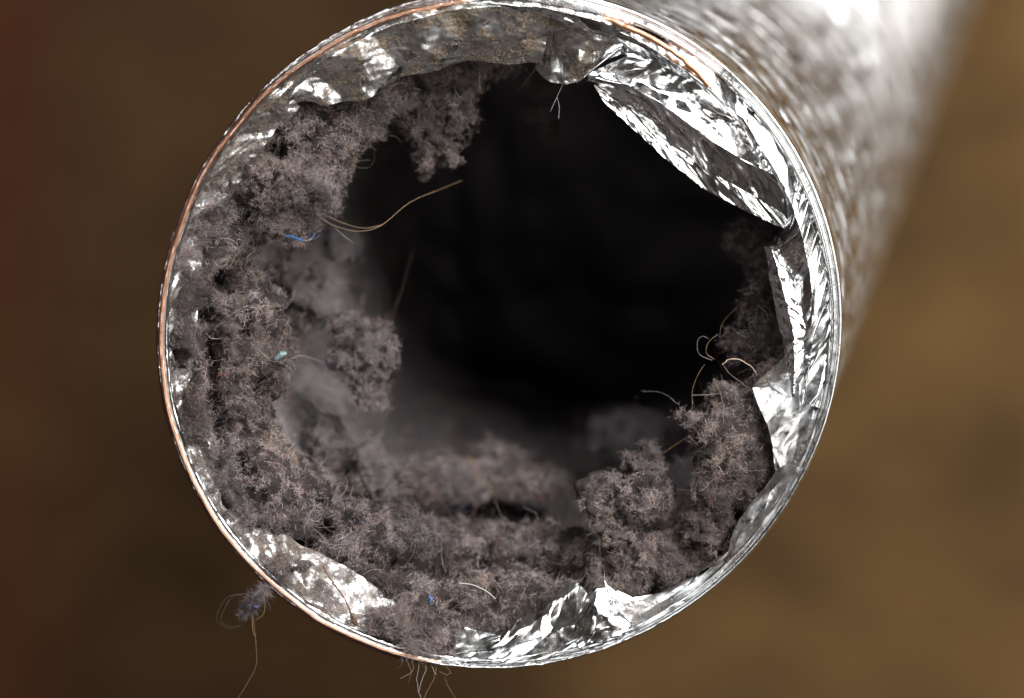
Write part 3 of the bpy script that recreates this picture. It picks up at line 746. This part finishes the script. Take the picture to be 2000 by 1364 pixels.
# lint coating on the wall further in
selc = np.where((AS > 0.012) & (AS < 0.25))[0][::2]
tc = np.linspace(0, 360, 200, endpoint=False); ac = np.radians(tc)
qn = np.stack(np.broadcast_arrays(np.cos(ac)[None] * 48, np.sin(ac)[None] * 48, AS[selc][:, None] / MM), -1)
rc = 0.0462 - MM * (5.0 + 8.0 * fbm(qn / 30.0, 2) + 2.2 * billow(qn / 20.0 + 4, 2)) * np.clip((AS[selc][:, None] - 0.012) / 0.02, 0, 1)
rc = np.minimum(rc, 0.0466)
PC = AC[selc][:, None] + rc[..., None] * (np.cos(ac)[None, :, None] * E1[selc][:, None] + np.sin(ac)[None, :, None] * E2[selc][:, None])
co_ = mesh_obj('lint_coating', np.swapaxes(PC, 0, 1).reshape(-1, 3), grid_faces(200, len(selc), True), M_COAT)
_r = np.random.default_rng(91); _nc = len(selc)
_fc = co_.data; _cv = np.swapaxes(PC, 0, 1).reshape(-1, 3); _ff = grid_faces(200, _nc, True).reshape(200, _nc - 1, 4)[:, :60].reshape(-1, 4)
_p, _n, _ = scatter(_cv, _ff, 16000, _r)
_in = np.r_[C0[:2], 0] - _p; _in[:, 2] = 0; _n *= np.sign((_n * _in).sum(1, keepdims=True))
_ok = (noise(_p / MM / 5 + 3) > -0.1) & (_p[:, 2] < -0.012); _p, _n = _p[_ok], _n[_ok]
fibre_mesh('coating_fibres', _p + _n * _r.uniform(0, 1.2, (len(_p), 1)) * MM, _r.normal(size=_p.shape), _r.lognormal(0, 0.4, len(_p)) * 0.0016, np.full(len(_p), 0.11 * MM), 2, 1.0, lint_colors(len(_p), _r, _p) * 0.9, co_, rng=_r)
tag(co_, 'soft dark lint coating the duct wall far inside the hole', 'lint')

# ------------------------------------------------------------------ hairs, threads and scraps
def strand(name, pts, label, color, rad=0.04, cat='hair', group=None, wob=0.0, seed=1, mat=None):
    p = spline(W(*np.array(pts, float).T), 18 * len(pts))
    if wob:
        x = np.linspace(0, len(pts) * 2.0, len(p))
        p = p + np.stack([noise(np.c_[x, np.full(len(p), seed + k * 3.7), np.zeros(len(p))]) for k in range(3)], -1) * wob * MM
    V, F = tube(p, rad * 0.54 * MM * np.linspace(1, 0.7, len(p)), 6)
    o = mesh_obj(name, V, F, mat or M_HAIR, None, True, np.tile(np.array(color), (len(V), 1)))
    return tag(o, label, cat, group)
TAN = (0.42, 0.30, 0.17); GREY = (0.42, 0.39, 0.38); BRN = (0.24, 0.15, 0.10); PALE = (0.62, 0.58, 0.54)
strand('hair', [(618, 418, -3), (650, 440, -3), (700, 452, -3), (745, 440, -4), (800, 396, -8), (860, 370, -13), (902, 353, -16)], 'long tan hair arching out over the dark hole', TAN, 0.05)
strand('hair', [(640, 422, -3), (670, 436, -3), (710, 446, -3), (742, 440, -4)], 'short tan hair joining the long arched hair', TAN, 0.045)
strand('hair', [(655, 445, -2), (672, 462, -2), (690, 475, -2)], 'thin white broken hair below the long tan hair', PALE, 0.028, wob=0.2)
strand('hair', [(752, 650, -22), (780, 580, -26), (806, 490, -30)], 'blurred straight hair standing up from the middle lint clump', (0.14, 0.09, 0.07), 0.045)
strand('hair', [(640, 1175, 0.9), (660, 1180, 1.1), (690, 1215, 0.9)], 'thin dark hair lying on the bare foil at the bottom', BRN, 0.04)
strand('plant_stem', [(632, 1105, 1.0), (645, 1130, 1.2), (670, 1165, 1.2), (690, 1205, 1.0), (700, 1222, 0.8)], 'thin brown stem lying across the speckled foil at the lower left', (0.13, 0.07, 0.04), 0.30, 'stem')
strand('thread', [(898, 1139, 0), (925, 1143, 0.4), (950, 1155, 0.4), (968, 1170, 0)], 'stiff white curved thread on the bottom lint bank', (0.75, 0.70, 0.65), 0.10, 'thread')
strand('thread', [(1000, 1200, -1), (1018, 1170, 0), (1030, 1140, 0), (1050, 1120, 0), (1075, 1124, -2)], 'fine grey looping thread left of the pointed foil flap', GREY, 0.035, 'thread')
strand('yarn_loop', [(1410, 712, -2), (1425, 703, -1.5), (1445, 704, -1.5), (1462, 712, -2), (1474, 724, -2.4), (1478, 735, -3)], 'frayed tan loop of yarn beside the torn foil on the right', (0.42, 0.32, 0.25), 0.16, 'yarn', wob=0.3)
strand('hair', [(1412, 712, -2), (1425, 730, -2), (1445, 745, -2), (1460, 757, -2)], 'fine hair running from the yarn loop to the curled foil', GREY, 0.03)
strand('hair', [(1395, 702, -3), (1380, 690, -3), (1383, 670, -3), (1402, 653, -3)], 'golden curled hair arching above the right lint bank', TAN, 0.035)
strand('hair', [(1390, 704, -3), (1366, 692, -3), (1362, 668, -3), (1372, 657, -3), (1384, 662, -3)], 'grey hair loop left of the golden curl on the right', GREY, 0.03)
strand('hair', [(1353, 790, -4), (1352, 765, -4), (1362, 735, -4), (1376, 712, -4)], 'thin brown hair rising from the small lint ball', TAN, 0.03)
strand('hair', [(1326, 790, -5), (1300, 772, -8), (1275, 765, -10), (1252, 764, -11)], 'single pale hair reaching left into the dark hole', GREY, 0.04, wob=0.3)
strand('hair', [(1352, 772, -3), (1385, 771, -3), (1412, 767, -3)], 'short pale hair between lint ball and lint knot', PALE, 0.03)
strand('hair', [(1295, 885, -5), (1330, 862, -4), (1358, 845, -3)], 'straight golden hair over the lower right lint clump', (0.40, 0.24, 0.10), 0.035)
strand('hair', [(1405, 660, -8), (1412, 630, -8), (1440, 600, -8)], 'dim curved hair on the dark right wall', BRN, 0.035)
strand('hair', [(1480, 597, -5), (1495, 610, -5), (1502, 625, -5), (1512, 630, -4)], 'thin grey hair curling against the torn foil edge', GREY, 0.025)
strand('hair', [(568, 700, -4), (590, 696, -8), (625, 706, -12), (650, 706, -15)], 'grey thread stretched from teal fluff to the middle clump', GREY, 0.05, wob=0.3)
strand('hair', [(535, 690, -3), (555, 650, -2), (566, 615, -2)], 'upright tan hair rising beside the teal fluff', TAN, 0.03)
strand('hair', [(553, 688, -2), (560, 655, -2), (562, 640, -2)], 'second fine tan hair rising from the teal fluff', TAN, 0.025)
strand('hair', [(560, 730, -3), (590, 745, -5), (610, 780, -6), (622, 812, -6)], 'red brown hair curving down into the left of the hole', (0.22, 0.10, 0.08), 0.03)
strand('hair', [(448, 524, -1), (458, 505, -1), (470, 486, -1)], 'short straw coloured hair on the left lint bank', TAN, 0.045)
strand('thread', [(938, 135, -4), (936, 160, -4), (940, 185, -4.5)], 'short brown thread hanging from the dirty top flap', BRN, 0.06, 'thread', wob=0.3)
strand('thread', [(1100, 163, -3), (1090, 185, -3), (1075, 218, -3)], 'pale forked thread hanging below the rolled foil lip', GREY, 0.05, 'thread')
strand('thread', [(1088, 190, -3), (1092, 210, -3), (1091, 232, -3)], 'second prong of the forked thread below the rolled foil lip', GREY, 0.05, 'thread', wob=0.2)
strand('thread', [(1045, 135, -8), (1030, 155, -9), (1012, 178, -10)], 'blurred brown thread hanging left of the forked thread', BRN, 0.09, 'thread')
# hairs hanging off the outside of the rim
hang = [([(815, 1270, 0.5), (818, 1300, 0.5), (814, 1330, 0.5), (822, 1364, 0.5), (830, 1390, .5)], 'long pale hair hanging straight down from the bottom rim', PALE),
        ([(830, 1270, .5), (832, 1305, .5), (822, 1335, .5), (818, 1352, .5)], 'wavy pale hair crossing the long hair below the bottom rim', PALE),
        ([(805, 1285, .5), (806, 1308, .5), (792, 1320, .5), (782, 1327, .5)], 'kinked grey hair bending left below the bottom rim', GREY),
        ([(845, 1280, .5), (852, 1300, .5), (848, 1325, .5), (835, 1350, .5), (822, 1375, .5)], 'tan hair sweeping left from the bottom rim', TAN),
        ([(850, 1285, .5), (868, 1300, .5), (880, 1312, .5), (872, 1318, .5), (858, 1312, .5)], 'curled tan hair looping right below the bottom rim', TAN),
        ([(868, 1322, .5), (876, 1340, .5), (890, 1364, .5), (898, 1385, .5)], 'faint brown hair at the right of the rim hairs', BRN),
        ([(835, 1282, .5), (846, 1308, .5), (852, 1318, .5)], 'stubby pale hair in the middle of the rim hairs', PALE)]
for k, (p, l, c) in enumerate(hang):
    strand('rim_hair', p, l, c, 0.035, group='hairs hanging off the bottom rim', wob=0.25, seed=k * 1.3 + 2)
strand('rim_hair', [(492, 1200, 2.5), (494, 1230, 2.5), (498, 1243, 2.5)], 'golden hair under the lint wisp at the lower left', TAN, 0.045, group='hairs on the lower left wisp')
strand('rim_hair', [(494, 1195, 3), (500, 1260, 3), (500, 1300, 3), (480, 1340, 3.5), (455, 1380, 4)], 'very long faint hair trailing down from the lower left wisp', (0.26, 0.15, 0.09), 0.04, group='hairs on the lower left wisp')
strand('rim_hair', [(518, 1180, 2.5), (514, 1200, 2.5), (498, 1212, 2.5)], 'short gold hair curling right of the lower left wisp', TAN, 0.035, group='hairs on the lower left wisp')
for k, r_ in enumerate((1.0, 1.25)):
    strand('rim_hair', [(480, 1160, 4), (455 - 8 * k, 1165, 4.5), (438 - 10 * k, 1190, 5), (432 - 8 * k, 1212, 5), (446, 1224 + 4 * k, 5), (470, 1222, 5)], ['inner faint hair loop left of the wisp outside the wire', 'outer faint hair loop left of the wisp outside the wire'][k], (0.20, 0.15, 0.13), 0.016, group='hairs on the lower left wisp')

def scrap(name, pts, widths, label, cat, colors, seed=1):
    """small crumpled strip of plastic or fluff: a ribbon with its own thickness and ragged edges"""
    p = spline(W(*np.array(pts, float).T), 40); rng = np.random.default_rng(seed)
    w = np.interp(np.linspace(0, 1, 40), np.linspace(0, 1, len(widths)), widths) * MM * (1 + 0.5 * noise(np.c_[np.linspace(0, 14, 40), np.full(40, seed), np.zeros(40)]))
    t = np.gradient(p, axis=0); s = np.cross(t, [0.2, 0.3, 1.0]); s /= np.linalg.norm(s, axis=1, keepdims=True)
    z = 0.3 * MM * noise(np.c_[np.linspace(0, 10, 40), np.full(40, seed + 4), np.zeros(40)])
    up = np.array([0, 0, 1.0])
    g = np.stack([p - s * w[:, None] / 2, p + up * (z + 0.00012)[:, None], p + s * w[:, None] / 2, p - up * 0.00008], 1)
    F = grid_faces(4, 40, True)
    V = np.swapaxes(g, 0, 1).reshape(-1, 3)
    c = np.array(colors)[rng.integers(0, len(colors), 10)][np.linspace(0, 9.99, 40).astype(int)]
    o = mesh_obj(name, V, F, M_HAIR, None, True, np.tile(c, (4, 1)))
    return tag(o, label, cat)
scrap('plastic_scrap', [(548, 458, 1.5), (572, 463, 1.8), (592, 470, 1.8), (606, 468, 1.6), (616, 456, 1.4)], [0.12, 0.35, 0.4, 0.3, 0.12], 'tiny bright blue plastic scrap stuck under the upper left clump', 'scrap', [(0.03, 0.13, 0.34), (0.03, 0.16, 0.36), (0.22, 0.23, 0.25), (0.15, 0.13, 0.13)], 3)
scrap('fluff_scrap', [(538, 702, -2), (548, 693, -1.6), (560, 690, -1.6)], [0.6, 1.1, 0.7], 'small teal fluff speck on the edge of the left lint bank', 'fluff', [(0.16, 0.25, 0.25), (0.22, 0.29, 0.29)], 5)
scrap('seed_husk', [(684, 1195, 0.4), (692, 1212, 0.8), (698, 1224, 0.6)], [0.3, 1.0, 0.3], 'brown seed husk at the tip of the stem', 'husk', [(0.14, 0.08, 0.05), (0.20, 0.13, 0.09)], 6)
scrap('blue_speck', [(838, 1163, 0), (842, 1170, 0.2), (840, 1178, 0)], [0.2, 0.5, 0.2], 'small blue fibre speck in the bottom lint bank', 'fluff', [(0.10, 0.16, 0.45)], 7)
scrap('navy_speck', [(492, 1184, 4.2), (500, 1186, 4.4), (508, 1183, 4.2)], [0.4, 0.7, 0.3], 'dark navy speck in the wisp outside the copper wire', 'fluff', [(0.03, 0.035, 0.08)], 8)
